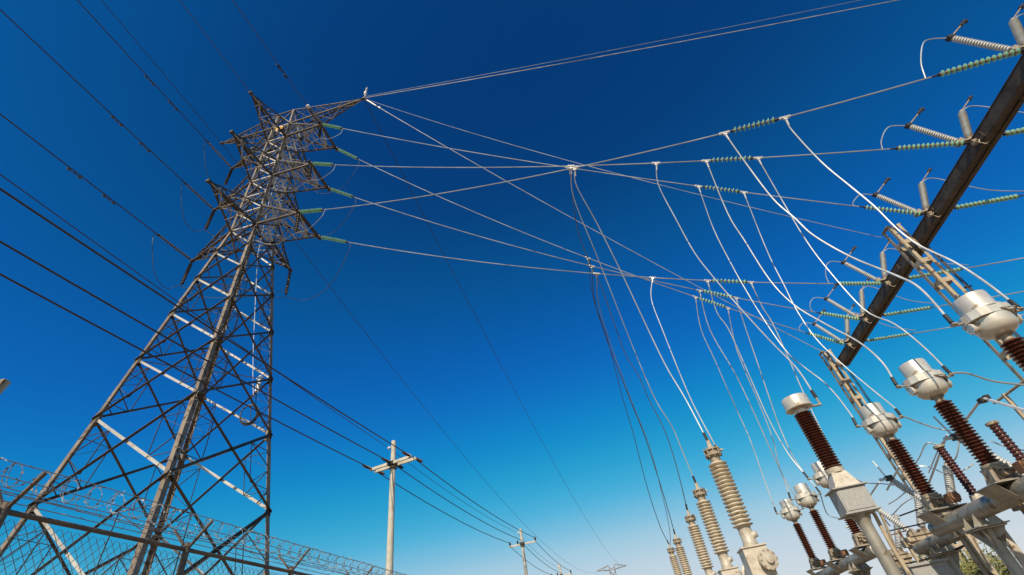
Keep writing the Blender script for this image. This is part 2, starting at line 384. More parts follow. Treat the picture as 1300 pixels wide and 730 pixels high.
# ---- beam geometry and phase positions
BX, BZ = 13.1, 12.0
PV = [8.4, 11.25, 14.25, 18.2, 20.94, 23.2]
PN = ['first from its near end', 'second from its near end', 'third from its near end', 'third from its far end', 'second from its far end', 'first from its far end']
LINE = {}
specs = [('ES', 0, 0, (399, 268)), ('ES', 1, 1, (413, 209)), ('ES', 2, 2, (434, 163)), ('EN', 0, 3, (433, 309)), ('EN', 1, 4, (442, 247)), ('EN', 2, 5, (447, 202))]
mid = {0: (922, 992), 1: (897, 961), 2: (888, 944), 3: (898, 952), 4: (888, 934), 5: (883, 924)}
sagv = {0: 1.0, 1: .75, 2: .55, 3: .9, 4: 1.0, 5: 1.15}
import json
for side, lv, ph, spx in specs:
    A = T(side, lv); E = V(BX-.05, PV[ph], BZ+.05)
    full = sagline(A, E, sagv[ph], 400)
    def idx(px, full=full): return min(range(len(full)), key=lambda i: abs(proj(full[i])[0]-px))
    # arc parameters
    L1 = 1.75; i1 = next(i for i in range(401) if (full[i]-A).length > L1)
    L2 = 2.0; i4 = max(i for i in range(401) if (full[i]-E).length > L2)
    i2, i3 = idx(mid[ph][0]), idx(mid[ph][1])
    LINE[ph] = (full, idx, i2, i3)
    near = 'near side' if side == 'ES' else 'far side'
    disc_string('insulator_string', A, full[i1], 12, 'glass', f'green glass insulator string on the {LV[lv]} east crossarm of the tower, {near}', group='insulator strings on the east arms', hw=.15, rdisc=.1)
    disc_string('insulator_string', full[i2], full[i3], 9, 'glass', f'mid air glass insulator string on the line to the beam, {PN[ph]}', group='insulator strings in mid line', rdisc=.102)
    disc_string('insulator_string', full[i4], E, 14, 'glass', f'green glass insulator string left of the beam, {PN[ph]}', group='insulator strings left of the beam', rdisc=.092)
    nm = f'the {LV[lv]} east crossarm, {near}'
    wire('conductor', full[i1:i2+1:6]+[full[i2]], .021, 'wire', f'long overhead line from {nm}, to the mid air insulators', group='overhead lines from tower to beam')
    wire('conductor', full[i3:i4+1:6]+[full[i4]], .021, 'wire', f'line from mid air insulators to the beam, {PN[ph]}', group='overhead lines ending at the beam')
# ---- east of the beam
for ph in range(6):
    A = V(BX+.70, PV[ph], BZ+.05); B = V(60, PV[ph]+1.5, BZ+1.5)
    ln = sagline(A, B, 1.2, 60)
    i1 = next(i for i in range(61) if (ln[i]-A).length > 1.9)
    disc_string('insulator_string', A, ln[i1], 14, 'glass', f'green glass insulator string right of the beam, {PN[ph]}', group='insulator strings right of the beam', rdisc=.092)
    wire('conductor', ln[i1:], .024, 'wire', f'overhead line leaving right from the beam, {PN[ph]}', group='overhead lines leaving right')
# ---- lines from the south (upper left of the photo)
def south(k, A, label_s, sz, px=None, z=None, r=.02, string=True):
    Q = at_z(px[0], px[1], z); d = (Q-A); B = A + d*(60/d.length); B.z = A.z-1.0
    ln = sagline(A, B, .5, 80)
    st = 0
    if string:
        st = next(i for i in range(81) if (ln[i]-A).length > sz)
    return ln, st
WS = {}
for lv, px in ((2, (100, 0)), (1, (0, 8)), (0, (0, 143))):
    A = T('W', lv); ln, st = south(lv, A, '', 2.0, px, (20, 24, 28)[lv]-.35)
    disc_string('insulator_string', A, ln[st], 15, 'dark', f'dark insulator string pulling left from the {LV[lv]} west crossarm', group='insulator strings pulling left', hw=.2, rdisc=.07)
    wire('conductor', ln[st:], .024, 'dwire', f'dark overhead line running to the upper left from the {LV[lv]} west crossarm', group='overhead lines to the upper left')
    b = MB(); m_ = st+3
    for s_ in (0, 2):
        p = ln[m_+s_]; q = (ln[m_+s_+1]-p).normalized(); b.tube([p+V(0, 0, -.1)-q*.2, p+V(0, 0, -.12), p+V(0, 0, -.1)+q*.2], .018, 5); b.cyl(p-q*.28+V(0, 0, -.1), p-q*.16+V(0, 0, -.1), .045, seg=8); b.cyl(p+q*.16+V(0, 0, -.1), p+q*.28+V(0, 0, -.1), .045, seg=8); b.box(p+V(0, 0, -.05), (.04, .04, .12))
    tag(b.build('vibration_damper', 'thin'), f'small dumbbell damper clamped on the line left of the {LV[lv]} west crossarm', 'damper', 'line dampers')
    # hanging jumper support string
    H = A+V(.03, -.05, -1.75)
    disc_string('insulator_string', A+V(0, 0, -.05), H, 12, 'dark', f'dark insulator string hanging straight down from the {LV[lv]} west crossarm', group='hanging jumper insulator strings', hw=.15, rdisc=.085)
    WS[lv] = H
    S = ln[st]
    wire('jumper_cable', smooth([S, S+V(.12, .15, -.9), lerp(S, H, .42)+V(0, 0, -1.35), lerp(S, H, .75)+V(0, 0, -1.0), H, H+V(.9, .6, -.55), TC+V(-.2, 1.6, H.z-.7), TC+V(1.0, 1.9, H.z-.5)], 8), .014, 'thin', f'slack jumper loop below the {LV[lv]} west crossarm', group='jumper loops')
for lv, px, lab in ((2, (228, 0), 'front'),):
    ln, st = south(9, T('S', 2), '', 0, px, 27.8, string=False); wire('conductor', ln, .018, 'thin', 'thin line running up and left from the topmost front crossarm', group='thin lines to the upper left')
ln, _ = south(9, T('BR'), '', 0, (295, 0), 27.8, string=False)
wire('conductor', ln, .018, 'thin', 'thin line running up from the white knob on the bracket arm', group='thin lines to the upper left')
b = MB().lathe([(.03, -.13), (.1, -.07), (.12, 0), (.1, .07), (.03, .13)], T('BR'), V(0, 1, .3), 12); b.build('white_knob', 'white'); tag(bpy.data.objects['white_knob'], 'small white knob on the bracket arm near the tower top', 'clamp')
b = MB(); p = ln[3]; q = (ln[4]-p).normalized(); b.tube([p-q*.35+V(0, 0, -.1), p+q*.35+V(0, 0, -.1)], .02, 5); b.cyl(p-q*.4+V(0, 0, -.1), p-q*.18+V(0, 0, -.1), .06, seg=8); b.cyl(p+q*.18+V(0, 0, -.1), p+q*.4+V(0, 0, -.1), .06, seg=8); b.box(p+V(0, 0, -.05), (.05, .05, .12))
tag(b.build('vibration_damper', 'dark'), 'dark dumbbell damper on the thin line above the tower top', 'damper', 'line dampers')
ln, _ = south(9, T('PW'), '', 0, (125, 0), 30.4, string=False)
wire('shield_wire', ln, .018, 'dwire', 'thin dark wire from the west peak arm to the upper left', group='thin lines to the upper left')
# E side: hanging strings and jumpers
for lv in range(3):
    A = T('N', lv)
    if lv == 0:
        H0 = A+V(-.05, .15, -1.7)
        disc_string('insulator_string', A, H0, 12, 'dark', 'dark insulator string hanging below the lowest rear crossarm', group='hanging jumper insulator strings', hw=.15, rdisc=.085)
for side, lv, ph, spx in specs:
    full = LINE[ph][0]; S = next(p for p in full if (p-full[0]).length > 1.8)
    A = T(side, lv)
    if side == 'EN':
        end = (TC+V(.35, 2.95, 18.25)) if lv == 0 else TC+V(.6, 2.2, (20, 24, 28)[lv]-1.6)
        wire('jumper_cable', smooth([S, S+V(-.1, .1, -.6), lerp(S, end, .35)+V(.1, .3, -1.35), lerp(S, end, .7)+V(0, .3, -1.0), end, end+V(-1, -.5, .0)], 8), .013, 'thin', f'slack jumper loop under the {LV[lv]} east crossarm, far side', group='jumper loops')
    else:
        H = A+V(0, .1, -1.4)
        disc_string('insulator_string', A+V(0, 0, -.05), H, 10, 'dark', f'dark insulator string hanging below the {LV[lv]} east crossarm', group='hanging jumper insulator strings', hw=.12, rdisc=.08)
        wire('jumper_cable', smooth([S, S+V(-.15, 0, -.5), lerp(S, H, .55)+V(0, 0, -.5), H, H+V(-1.2, .2, -.1), TC+V(.5, -.6, H.z+.5)], 8), .014, 'wire', f'slack jumper loop under the {LV[lv]} east crossarm, near side', group='jumper loops')
# shield wires
PE = T('PE')
for dy, r, lab in ((0, .024, 'bright'), (.75, .013, 'faint')):
    Q = at_z(1095-25*dy, 0 - 6*dy, 30.0); B = PE+(Q-PE)*2.0
    wire('shield_wire', sagline(PE+V(.1, 0, .05+dy*.25), B, .9), r, 'drop' if dy == 0 else 'wire', f'{lab} wire from the east peak arm to the top edge of the photo', group='shield wires from the east peak')
# shield wires to the gantry columns
wire('shield_wire', sagline(PE, V(12.8, 25.0, 12.7), .5), .02, 'drop', 'bright thin wire from the tower peak to the far lattice column', group='shield wires from the east peak')
wire('shield_wire', sagline(PE, V(12.45, 15.8, 12.65), .7), .014, 'wire', 'thin faint wire from the tower peak to the near lattice column', group='shield wires from the east peak')
b = MB(); c0 = sagline(PE, V(12.8, 25.0, 12.7), .5)
d_ = (c0[1]-c0[0]).normalized(); b.cyl(c0[0]+d_*.15, c0[0]+d_*1.0, .045, seg=8); b.cyl(c0[0]+d_*1.2, c0[0]+d_*1.35, .06, seg=8)
tag(b.build('preformed_grip', 'tank'), 'pale grip sleeve on the bright wire at the tower peak', 'clamp')
# lines north to the distant tower
DT = V(-8.1, 215, -1)
wire('shield_wire', sagline(PE, DT+V(5, 0, 31), 7.0, 50), .022, 'dwire', 'thin dark wire from the tower peak down to the horizon', group='wires to the horizon')
wire('shield_wire', sagline(T('PW'), DT+V(-5, 0, 31), 8.5, 50), .022, 'dwire', 'thin faint wire behind the lattice tower, down to the horizon', group='wires to the horizon')

# ------------------------------------------------------------------ gantry
gt = thing('gantry_beam', 'long dark box shaped steel beam crossing the upper right corner', 'beam', V(BX, 0, 0))
b = MB(); x0, x1 = .13, .55; z0, z1 = 11.87, 12.24; ya, yb = 1.0, 25.3
b.box(V((x0+x1)/2, (ya+yb)/2, z1), (x1-x0, yb-ya, .02)); b.box(V(x0, (ya+yb)/2, (z0+z1)/2), (.02, yb-ya, z1-z0-.03)); b.box(V(x1, (ya+yb)/2, (z0+z1)/2), (.02, yb-ya, z1-z0-.03))
b.box(V((x0+x1)/2, (ya+yb)/2, z0+.022), (x1-x0-.03, yb-ya, .012))
b.build('web', 'beam', gt)
b = MB()
for x in (x0, x1):
    for z in (z0, z1): b.box(V(x+(.06 if x == x0 else -.06), (ya+yb)/2, z+(-.012 if z == z0 else .014)), (.16, yb-ya, .018))
b.build('flange', 'beam', gt)
b = MB(); y = ya+.3; k = 0
while y < yb-.8:
    b.bar(V(x0+.03, y, z0+.01), V(x1-.03, y+.8, z0+.01) , .07, .012, up=(0, 0, 1)); b.bar(V(x1-.03, y+.8, z0+.012), V(x0+.03, y+1.6, z0+.012), .07, .012, up=(0, 0, 1)); y += 1.6
b.build('lacing', 'beam', gt)
b = MB(); y = ya+.8
while y < yb:
    b.box(V(x0-.022, y, 12.05), (.024, .24, .24)); 
    for dy in (-.1, .1):
        for dz in (-.07, .07): b.cyl(V(x0-.034, y+dy, 12.05+dz), V(x0-.06, y+dy, 12.05+dz), .018, seg=6)
    y += 3.1
b.build('splice_plate', 'beam', gt)
b = MB()
for y in PV:
    b.box(V(x0-.09, y, 12.03), (.16, .12, .16)); b.box(V(x1+.09, y, 12.03), (.16, .12, .16)); b.tube([V(x0-.05, y-.1, 12.0), V(x0-.16, y-.12, 11.86), V(x0-.08, y-.14, 11.72), V(x0+.05, y-.12, 11.80)], .016, 6)
b.build('attachment_bracket', 'tankdark', gt)

def lattice_column(x, y, top, label):
    t = thing('lattice_column', label, 'column', V(x, y, 0), 'lattice columns of the gantry')
    wx, wy = .21, .23
    for sx in (-1, 1):
        for sy in (-1, 1):
            k = 1; MB().angle(V(sx*wx, sy*wy, 0), V(sx*wx, sy*wy, top), .11, .014, V(-sx, 0, 0), V(0, -sy, 0)).build('chord', 'column', t)
    b = MB(); z = .5
    while z < top-.1:
        for s in (-1, 1): b.box(V(0, s*(wy+.008), z), (2*wx-.02, .012, .17)); b.box(V(s*(wx+.008), 0, z+.02), (.012, 2*wy-.02, .17))
        z += .95
    b.build('batten', 'column', t)
    b = MB(); b.box(V(0, 0, top+.012), (2*wx+.1, .12, .02)); b.box(V(-wx, 0, top+.012), (.12, 2*wy, .022)); b.box(V(wx, 0, top+.012), (.12, 2*wy, .022)); b.build('cap_plate', 'column', t)
    b = MB(); b.box(V(0, 0, .15), (1.1, 1.1, .3)); b.build('footing', 'concrete', t)
    b = MB()
    for dx in (.42, .5): b.tube([V(dx, -.2+dx*.2, z_) for z_ in (top-1.2, 9, 6, 3, .3)], .022, 6)
    for z_ in (9.6, 7, 4): b.box(V(.46, -.1, z_), (.2, .08, .05))
    b.build('down_lead', 'dark', t)
    return t
lattice_column(12.75, 15.55, 12.75, 'near lattice column behind the nearest white transformer tank')
lattice_column(12.85, 25.05, 12.75, 'far lattice column at the far end of the steel beam')

def sheds(L, n, rc, rs, thin=.35):
    pr = [(rc, 0)]; s = L/n
    for k in range(n):
        z = k*s; pr += [(rc, z+.12*s), (rs*.93, z+.30*s), (rs, z+.42*s), (rs*.97, z+.52*s), (rc*1.08, z+.78*s)]
    return pr+[(rc, L)]
# V-type disconnect switch sitting on the beam: two splayed posts, one blade stub
def v_switch(name, loc, label, group, s=1.0, upright=28, slant=27, L=1.25, blade=True):
    t = thing(name, label, 'switch', loc, group); k = R_(slant); kk = R_(upright)
    d1 = V(-math.sin(k), 0, math.cos(k)); d2 = V(math.sin(kk), 0, math.cos(kk))
    b = MB(); b.box(V(.0, 0, -.04), (.62, .22, .06)); b.box(V(-.2, 0, .03), (.2, .2, .1), tilt=Matrix.Rotation(-k, 3, 'Y')); b.box(V(.12, 0, .03), (.2, .2, .1)); b.build('base', 'tankdark', t)
    for nm, P, d, rs in (('post_insulator', V(-.2, 0, .06), d1, .09), ('post_insulator', V(.14, 0, .08), d2, .105)):
        b = MB(); b.lathe(sheds(L*s, 20, rs*.72, rs), P+d*.04, d, 16); o = b.build(nm, 'grey', t)
        MB().cyl(P+d*(L*s+.02), P+d*(L*s+.12), .06, seg=12).build('end_cap', 'tankdark', o)
    e1 = V(-.2, 0, .06)+d1*(L*s+.12); e2 = V(.14, 0, .08)+d2*(L*s+.12)
    b = MB(); b.box(e1, (.16, .14, .12)); b.build('hinge', 'dark', t)
    if blade:
        u1 = V(.80, .05, .60).normalized()
        b = MB(); b.cyl(e1, e1+u1*.82, .022, seg=8); o = b.build('blade', 'tankdark', t)
        b = MB(); b.cyl(e1+u1*.78, e1+u1*1.12, .05, seg=8); b.box(e1+u1*1.12+V(0, .02, .0), (.12, .08, .10)); b.build('contact', 'dark', o)
        u2 = V(.78, .05, .62).normalized()
        b = MB(); b.cyl(e2, e2+u2*.78, .02, seg=8); o = b.build('blade', 'tankdark', t)
        b = MB(); b.cyl(e2+u2*.76, e2+u2*.95, .055, seg=8); b.build('contact', 'dark', o)
    return t, Vector(loc)+e1, Vector(loc)+e2
for ph in range(6):
    loc = V(BX+.12, PV[ph]+.2, 12.36)
    t, e1, e2 = v_switch('disconnect_switch', loc, f'grey V shaped disconnect switch on the beam, {PN[ph]}', 'switches on the beam', L=1.3)
    full, idx, i2, i3 = LINE[ph]
    J = next(full[i] for i in range(400, 0, -1) if (full[i]-full[400]).length > 2.15)
    wire('jumper_cable', smooth([e1, e1+V(-.40, 0, .20), e1+V(-.70, 0, .06), lerp(e1+V(-.70, 0, .06), J, .5)+V(-.10, 0, -.03), J], 8), .018, 'wire', f'curved lead left of the beam switch that is {PN[ph]}', group='curved leads at the beam switches')
    Q = V(BX+3.2, PV[ph]+.05, 12.0)
    wire('jumper_cable', smooth([e2, e2+V(.5, 0, .05), lerp(e2, Q, .6)+V(0, 0, -.1), Q], 8), .018, 'wire', f'curved lead right of the beam switch that is {PN[ph]}', group='leads right of the beam switches')

# ------------------------------------------------------------------ current transformers
CTX = 7.05
def make_ct(label):
    t = thing('current_transformer', label, 'transformer', (0, 0, 0), 'current transformers')
    L = 1.28; O = V(0, 0, 0)
    MB().lathe(sheds(L, 20, .105, .172), O, seg=28).build('porcelain', 'brown', t)
    zt = L
    MB().lathe([(.13, zt), (.14, zt+.02), (.11, zt+.04), (.11, zt+.14), (.17, zt+.15), (.17, zt+.17)], O, seg=20).build('neck', 'tankdark', t)
    z = zt+.17
    MB().lathe([(.10, z), (.20, z+.015), (.31, z+.065), (.375, z+.145), (.40, z+.25), (.40, z+.38), (.40, z+.41)], O, seg=36).build('lower_bowl', 'tank', t)
    b = MB(); zb = z+.42
    n = 14; poly = []
    for sx, a0 in ((1, -90), (-1, 90)):
        for k in range(n//2): a = R_(a0+180*k/(n//2-1)); poly.append(V(sx*.0+math.cos(a)*.40+(.14 if math.cos(a) > 0 else -.14), math.sin(a)*.40, zb))
    b.prism(poly, (0, 0, .035)); b.prism([V(p.x*.97, p.y*.97, zb+.035) for p in poly], (0, 0, .16)); o = b.build('tank_housing', 'tank', t)
    for k in range(12):
        a = 2*math.pi*k/12; MB().cyl(V(math.cos(a)*.44, math.sin(a)*.375, zb-.03), V(math.cos(a)*.44, math.sin(a)*.375, zb+.0), .015, seg=6).build('bolt', 'tankdark', o)
    zd = zb+.195
    b = MB(); b.lathe([(.405, zd), (.41, zd+.01), (.405, zd+.035), (.345, zd+.04), (.345, zd+.42), (.335, zd+.45), (.30, zd+.465), (.02, zd+.475)], O, seg=40); b.build('drum', 'tank', t)
    for s in (-1, 1):
        b = MB(); zc = z+.30; b.lathe([(.09, .30), (.095, .46), (.135, .465), (.135, .50), (.12, .515), (.03, .52)], V(0, 0, zc), V(s, 0, 0), 22)
        for k in range(8):
            a = 2*math.pi*k/8; b.cyl(V(s*.49, math.cos(a)*.11, zc+math.sin(a)*.11), V(s*.53, math.cos(a)*.11, zc+math.sin(a)*.11), .012, seg=6)
        o = b.build('side_flange', 'tank', t)
        b = MB(); b.box(V(s*.62, 0, zb+.06), (.30, .07, .03)); b.box(V(s*.72, 0, zb+.09), (.1, .14, .03)); b.cyl(V(s*.72, 0, zb+.1), V(s*.72, 0, zb+.18), .02, seg=6); b.build('terminal', 'tankdark', t)
    b = MB(); b.tube([V(.05, -.42, zb+.05), V(.3, -.44, zb+.0), V(.42, -.2, zb-.06)], .016, 6); b.build('bonding_strap', 'tankdark', t)
    HS = .75; SM = Matrix.Translation((0, 0, L)) @ Matrix.Scale(HS, 4) @ Matrix.Translation((0, 0, -L))
    for o in [q for c in t.children for q in (c, *c.children)]:
        if not o.name.startswith('porcelain'): o.data.transform(SM)
    # base
    b = MB(); b.lathe([(.16, -.06), (.18, -.055), (.18, -.01), (.13, 0)], O, seg=20); b.box(V(0, 0, -.075), (.34, .30, .03))
    for sx in (-1, 1):
        for sy in (-1, 1): b.bar(V(sx*.12, sy*.10, -.08), V(sx*.19, sy*.16, -.34), .055, .045)
        b.box(V(sx*.165, 0, -.20), (.02, .24, .22))
    b.cyl(V(0, 0, -.34), V(0, 0, -.08), .085, seg=14)
    b.box(V(0, 0, -.335), (.46, .42, .03)); b.build('base_casting', 'tankdark', t)
    b = MB(); b.tube([V(-.1, -.18, -.1), V(.12, -.34, -.2), V(.26, -.46, -.33)], .022, 6); b.cyl(V(.02, -.24, -.20), V(.02, -.13, -.20), .07, seg=12); b.build('conduit', 'tankdark', t)
    b = MB(); b.box(V(.10, -.56, -.24), (.20, .20, .18)); b.cyl(V(.10, -.66, -.24), V(.10, -.72, -.24), .09, seg=14); b.cyl(V(.10, -.45, -.24), V(.06, -.26, -.22), .03, seg=8); b.build('junction_box', 'rust', t)
    b = MB(); b.box(V(0, -.05, -.37), (.80, .66, .02))
    for s in (-1, 1): b.prism([V(s*.39, -.34, -.385), V(s*.39, .26, -.385), V(s*.165, .22, -.62), V(s*.165, -.30, -.62)], (s*-.015, 0, 0))
    b.build('mounting_plate', 'pipe', t)
    return t, z+.06, L+(zb-L)*HS, zd+.47
CTPOS = [(8.43, 3.53, 'nearest and largest brown and white current transformer, at the right edge'),
         (10.9, 3.53, 'second nearest white tank current transformer, on the near end of the big grey pipe'),
         (13.40, 3.62, 'third white tank current transformer, right of the round drum voltage transformer'),
         (18.3, 3.68, 'white tank current transformer half hidden behind the round drum voltage transformer'),
         (21.0, 3.68, 'middle one of the three small distant current transformers'),
         (23.6, 3.74, 'leftmost and smallest distant current transformer')]
ct0, CZa, CZb, CZt = make_ct(CTPOS[0][2]); ct0.location = V(CTX, CTPOS[0][0], CTPOS[0][1])
for y, z, lab in CTPOS[1:]: copy_thing(ct0, (CTX, y, z), lab)
def ct_term(i, s): return V(CTX+s*.55, CTPOS[i][0], CTPOS[i][1]+CZb+.11)

def pipe_beam(label, y0, y1, cols, x=CTX, z=2.98, r=.165):
    t = thing('pipe_beam', label, 'beam', V(x, y0, 0), 'grey pipe beams')
    MB().lathe([(r*.9, 0), (r, .01), (r, y1-y0-.01), (r*.9, y1-y0)], V(0, 0, z), V(0, 1, 0), 28).build('pipe', 'pipe', t)
    for c in cols:
        y = c-y0; b = MB()
        b.box(V(0, y, z-r-.12), (.58, .66, .022))
        for dy in (-.18, .18):
            for s in (-1, 1): b.prism([V(s*.04, y+dy, z-r-.108), V(s*.28, y+dy, z-r-.108), V(s*.15, y+dy, z-.02), V(s*.04, y+dy, z-.1)], (0, .018, 0))
        b.build('saddle', 'pipe', t)
        b = MB(); b.box(V(0, y, z-r-.15), (.5, .54, .025))
        for a in range(4):
            u = V(math.cos(a*math.pi/2+.78), math.sin(a*math.pi/2+.78), 0); n = V(-u.y, u.x, 0)*.008
            b.prism([V(0, y, z-r-.165)+u*.11-n, V(0, y, z-r-.165)+u*.31-n, V(0, y, z-r-.5)+u*.11-n], n*2)
        b.cyl(V(0, y, .05), V(0, y, z-r-.16), .105, seg=22); b.build('support_column', 'pipe', t)
        b = MB(); b.cyl(V(0, y, -.05), V(0, y, .12), .4, seg=24); b.build('footing', 'concrete', t)
    return t
pipe_beam('thick grey pipe beam carrying the three near current transformers', 7.5, 14.0, (9.6, 12.3))
pipe_beam('grey pipe beam low on its column carrying the three distant current transformers', 17.6, 24.2, (19.6, 22.4), z=3.12)

# ------------------------------------------------------------------ voltage transformer with round drum
PX, PY = 4.32, 10.66
t = thing('voltage_transformer', 'brown ribbed voltage transformer with round white drum on a grey box and column', 'transformer', (PX, PY, 0))
z = 3.95
MB().lathe(sheds(1.18, 22, .115, .175), V(0, 0, z), seg=28).build('porcelain', 'brown', t)
b = MB(); b.lathe([(.12, z+1.17), (.13, z+1.24), (.25, z+1.26), (.275, z+1.27), (.28, z+1.30), (.262, z+1.31), (.266, z+1.50), (.25, z+1.53), (.02, z+1.54)], V(0, 0, 0), seg=44); b.build('drum', 'tank', t)
b = MB(); b.box(V(.36, .05, z+1.29), (.24, .07, .025)); b.cyl(V(.46, .05, z+1.29), V(.46, .05, z+1.46), .02, seg=6); b.build('terminal', 'tankdark', t)
b = MB(); b.lathe([(.16, z-.10), (.17, z-.02), (.14, z)], V(0, 0, 0), seg=20); b.frustum(V(0, 0, z-.38), (.46, .40), (.26, .26), .28); b.build('base_casting', 'casting', t)
b = MB(); b.box(V(0, 0, z-.40), (.64, .54, .02)); b.box(V(0, 0, z-.615), (.53, .42, .41)); b.box(V(0, 0, z-.835), (.62, .50, .022)); o = b.build('terminal_box', 'box', t)
b = MB(); b.box(V(.0, -.218, z-.615), (.48, .012, .36)); b.build('cover', 'box', o)
b = MB(); b.box(V(.29, .05, z-.56), (.05, .13, .18)); b.build('latch', 'rust', o)
b = MB(); b.box(V(0, 0, z-.858), (.4, .4, .02)); b.lathe([(.17, z-.87), (.115, z-1.0), (.11, z-1.1), (.11, 0)], V(0, 0, 0), seg=26)
b.build('column', 'pipe', t)
b = MB(); b.tube([V(.26, .05, z-.86), V(.26, .12, z-1.4), V(.28, .05, 1.4), V(.2, 0, .3)], .035, 8); b.build('conduit', 'column', t)
b = MB(); b.cyl(V(0, 0, -.05), V(0, 0, .15), .4, seg=20); b.build('footing', 'concrete', t)
PT_T = V(PX+.46, PY+.05, z+1.46)

# ------------------------------------------------------------------ circuit breakers
def make_breaker(label):
    t = thing('circuit_breaker_pole', label, 'circuit breaker', (0, 0, 0), 'cream circuit breaker poles')
    L = 1.5; O = V(0, 0, 0)
    MB().lathe(sheds(L, 17, .155, .235), O, seg=36).build('porcelain', 'cream', t)
    b = MB(); b.lathe([(.13, L), (.13, L+.16), (.21, L+.17), (.21, L+.21), (.15, L+.22), (.15, L+.30), (.20, L+.31), (.20, L+.34), (.08, L+.36)], O, seg=24)
    for k in range(8):
        a = 2*math.pi*k/8; b.cyl(V(math.cos(a)*.185, math.sin(a)*.185, L+.13), V(math.cos(a)*.185, math.sin(a)*.185, L+.38), .018, seg=6)
    b.build('top_cap', 'tankdark', t)
    b = MB(); b.frustum(V(0, 0, L+.34), (.13, .07), (.05, .03), .30); b.box(V(.2, 0, L+.28), (.14, .10, .03)); b.cyl(V(.03, 0, L+.4), V(.03, 0, L+.60), .02, seg=8); b.build('terminal', 'column', t)
    b = MB(); b.lathe([(.15, -.42), (.17, -.36), (.15, -.30), (.145, -.03), (.16, 0)], O, seg=24); b.cyl(V(.02, -.02, -.22), V(.20, -.1, -.18), .07, seg=12); b.build('neck', 'casting', t)
    b = MB(); b.box(V(0, .10, -.76), (.50, .62, .66)); b.box(V(0, .1, -.42), (.56, .68, .03))
    b.lathe([(.17, 0), (.17, .10), (.21, .105), (.21, .14), (.09, .16), (.09, .20), (.04, .21)], V(.12, -.20, -.72), V(.35, -1, 0), 28)
    for k in range(10):
        a = 2*math.pi*k/10; u = V(.35, -1, 0).normalized(); c0 = V(.12, -.20, -.72)+u*.13; q = V(0, 0, 1)*math.sin(a)*.185+V(-u.y, u.x, 0)*math.cos(a)*.185; b.cyl(c0+q, c0+q+u*.045, .017, seg=6)
    b.build('mechanism_housing', 'casting', t)
    b = MB(); b.lathe([(.19, .38), (.19, 1.0), (.24, 1.01), (.24, 1.06), (.16, 1.08), (.16, 1.9)], V(0, 0, -.80), V(0, 1, 0), 24); b.build('tie_tube', 'casting', t)
    b = MB(); b.box(V(0, .1, -1.13), (.6, .7, .06)); b.box(V(.2, .1, -2.4), (.12, .12, 2.5)); b.box(V(-.2, .1, -2.4), (.12, .12, 2.5)); b.box(V(0, .1, -1.5), (.5, .06, .1)); b.build('support_frame', 'column', t)
    return t
fb = [at_z(864.6, 692, 5.45), at_z(856, 706, 5.45)]
BPOS = [(V(2.70, 12.8, 3.59), 'nearest and largest cream ribbed circuit breaker pole with round flange housing'),
        (V(2.70, 17.0, 3.68), 'second cream ribbed circuit breaker pole behind the largest one'),
        (V(2.70, 21.4, 3.83), 'third cream ribbed circuit breaker pole, left of the second'),
        (V(2.45, 27.2, 4.05), 'right one of the tiny far away breaker poles'),
        (V(2.30, 31.0, 4.25), 'left one of the tiny far away breaker poles')]
br0 = make_breaker(BPOS[0][1]); br0.location = BPOS[0][0]
for p, lab in BPOS[1:]: copy_thing(br0, p, lab)
def br_top(i): return BPOS[i][0]+V(0, 0, 2.08)

# ------------------------------------------------------------------ droppers
def line_pt(ph, px):
    full, idx, i2, i3 = LINE[ph]; return full[idx(px)].copy()
def dropper(ph, px, mids, end, label, r=.0175, m='drop', group='cables hanging from the overhead lines'):
    S = line_pt(ph, px); E_ = Vector(end); r0 = (S-CAMP).length; r1 = (E_-CAMP).length
    px_pts = [proj(S)]+list(mids)+[proj(E_)]; acc = [0]
    for a, b_ in zip(px_pts, px_pts[1:]): acc.append(acc[-1]+math.hypot(b_[0]-a[0], b_[1]-a[1]))
    pts = [S]
    for k, q in enumerate(mids): pts.append(at_r(q[0], q[1], r0+(r1-r0)*acc[k+1]/acc[-1]))
    pts.append(E_)
    t = thing('dropper_cable', label, 'cable', S, group)
    MB().tube([p-S for p in smooth(pts, 5)], r, 8).build('cable', m, t)
    b = MB(); d = LINE[ph][0]; k = LINE[ph][1](px); dd = (d[min(k+2, 400)]-d[max(k-2, 0)]).normalized()
    b.cyl(-dd*.15, dd*.15, .038, seg=8); q = (pts[1]-S).normalized(); b.tube([V(0, 0, -.02), q*.30], .034, 8, .024); b.box(q*.05, (.10, .06, .09))
    for k in (-.1, 0, .1): b.cyl(dd*k+V(0, -.06, 0), dd*k+V(0, .06, 0), .012, seg=6)
    b.build('tee_clamp', 'alu', t)
    e = E_-S; u = (pts[-2]-E_).normalized(); MB().tube([e, e+u*.22], .036, 8).build('lug', 'dark', t)
    return t
W3 = [(733, 290), (753, 343), (766, 371), (792, 445), (810, 475), (822, 503), (844, 547), (855, 579), (864, 612)]
dropper(2, 722, W3, br_top(2), 'dark cable from the three line crossing down to the third cream breaker pole', .018, 'thin')
dropper(1, 726, [(728, 250), (755, 318), (771, 358), (798, 427), (830, 503), (853, 541), (866, 572)], br_top(1), 'dark cable from the three line crossing down to the second cream breaker pole', .018, 'wire')
dropper(0, 730, [(732, 236), (757, 282), (786, 340), (810, 391), (843, 460), (870, 506)], br_top(0), 'brown grey cable from the three line crossing to the largest cream breaker pole', .019, 'wire')
dropper(5, 747, [(752, 372), (757, 390), (771, 430), (789, 500), (803, 547), (822, 620), (838, 668)], br_top(4), 'left one of the cables from the lower crossing to the far breaker poles', .019, 'thin')
dropper(4, 751, [(755, 380), (768, 425), (797, 500), (816, 547), (831, 592), (846, 640)], br_top(3), 'middle one of the cables from the lower crossing to the far breaker poles', .019, 'thin')
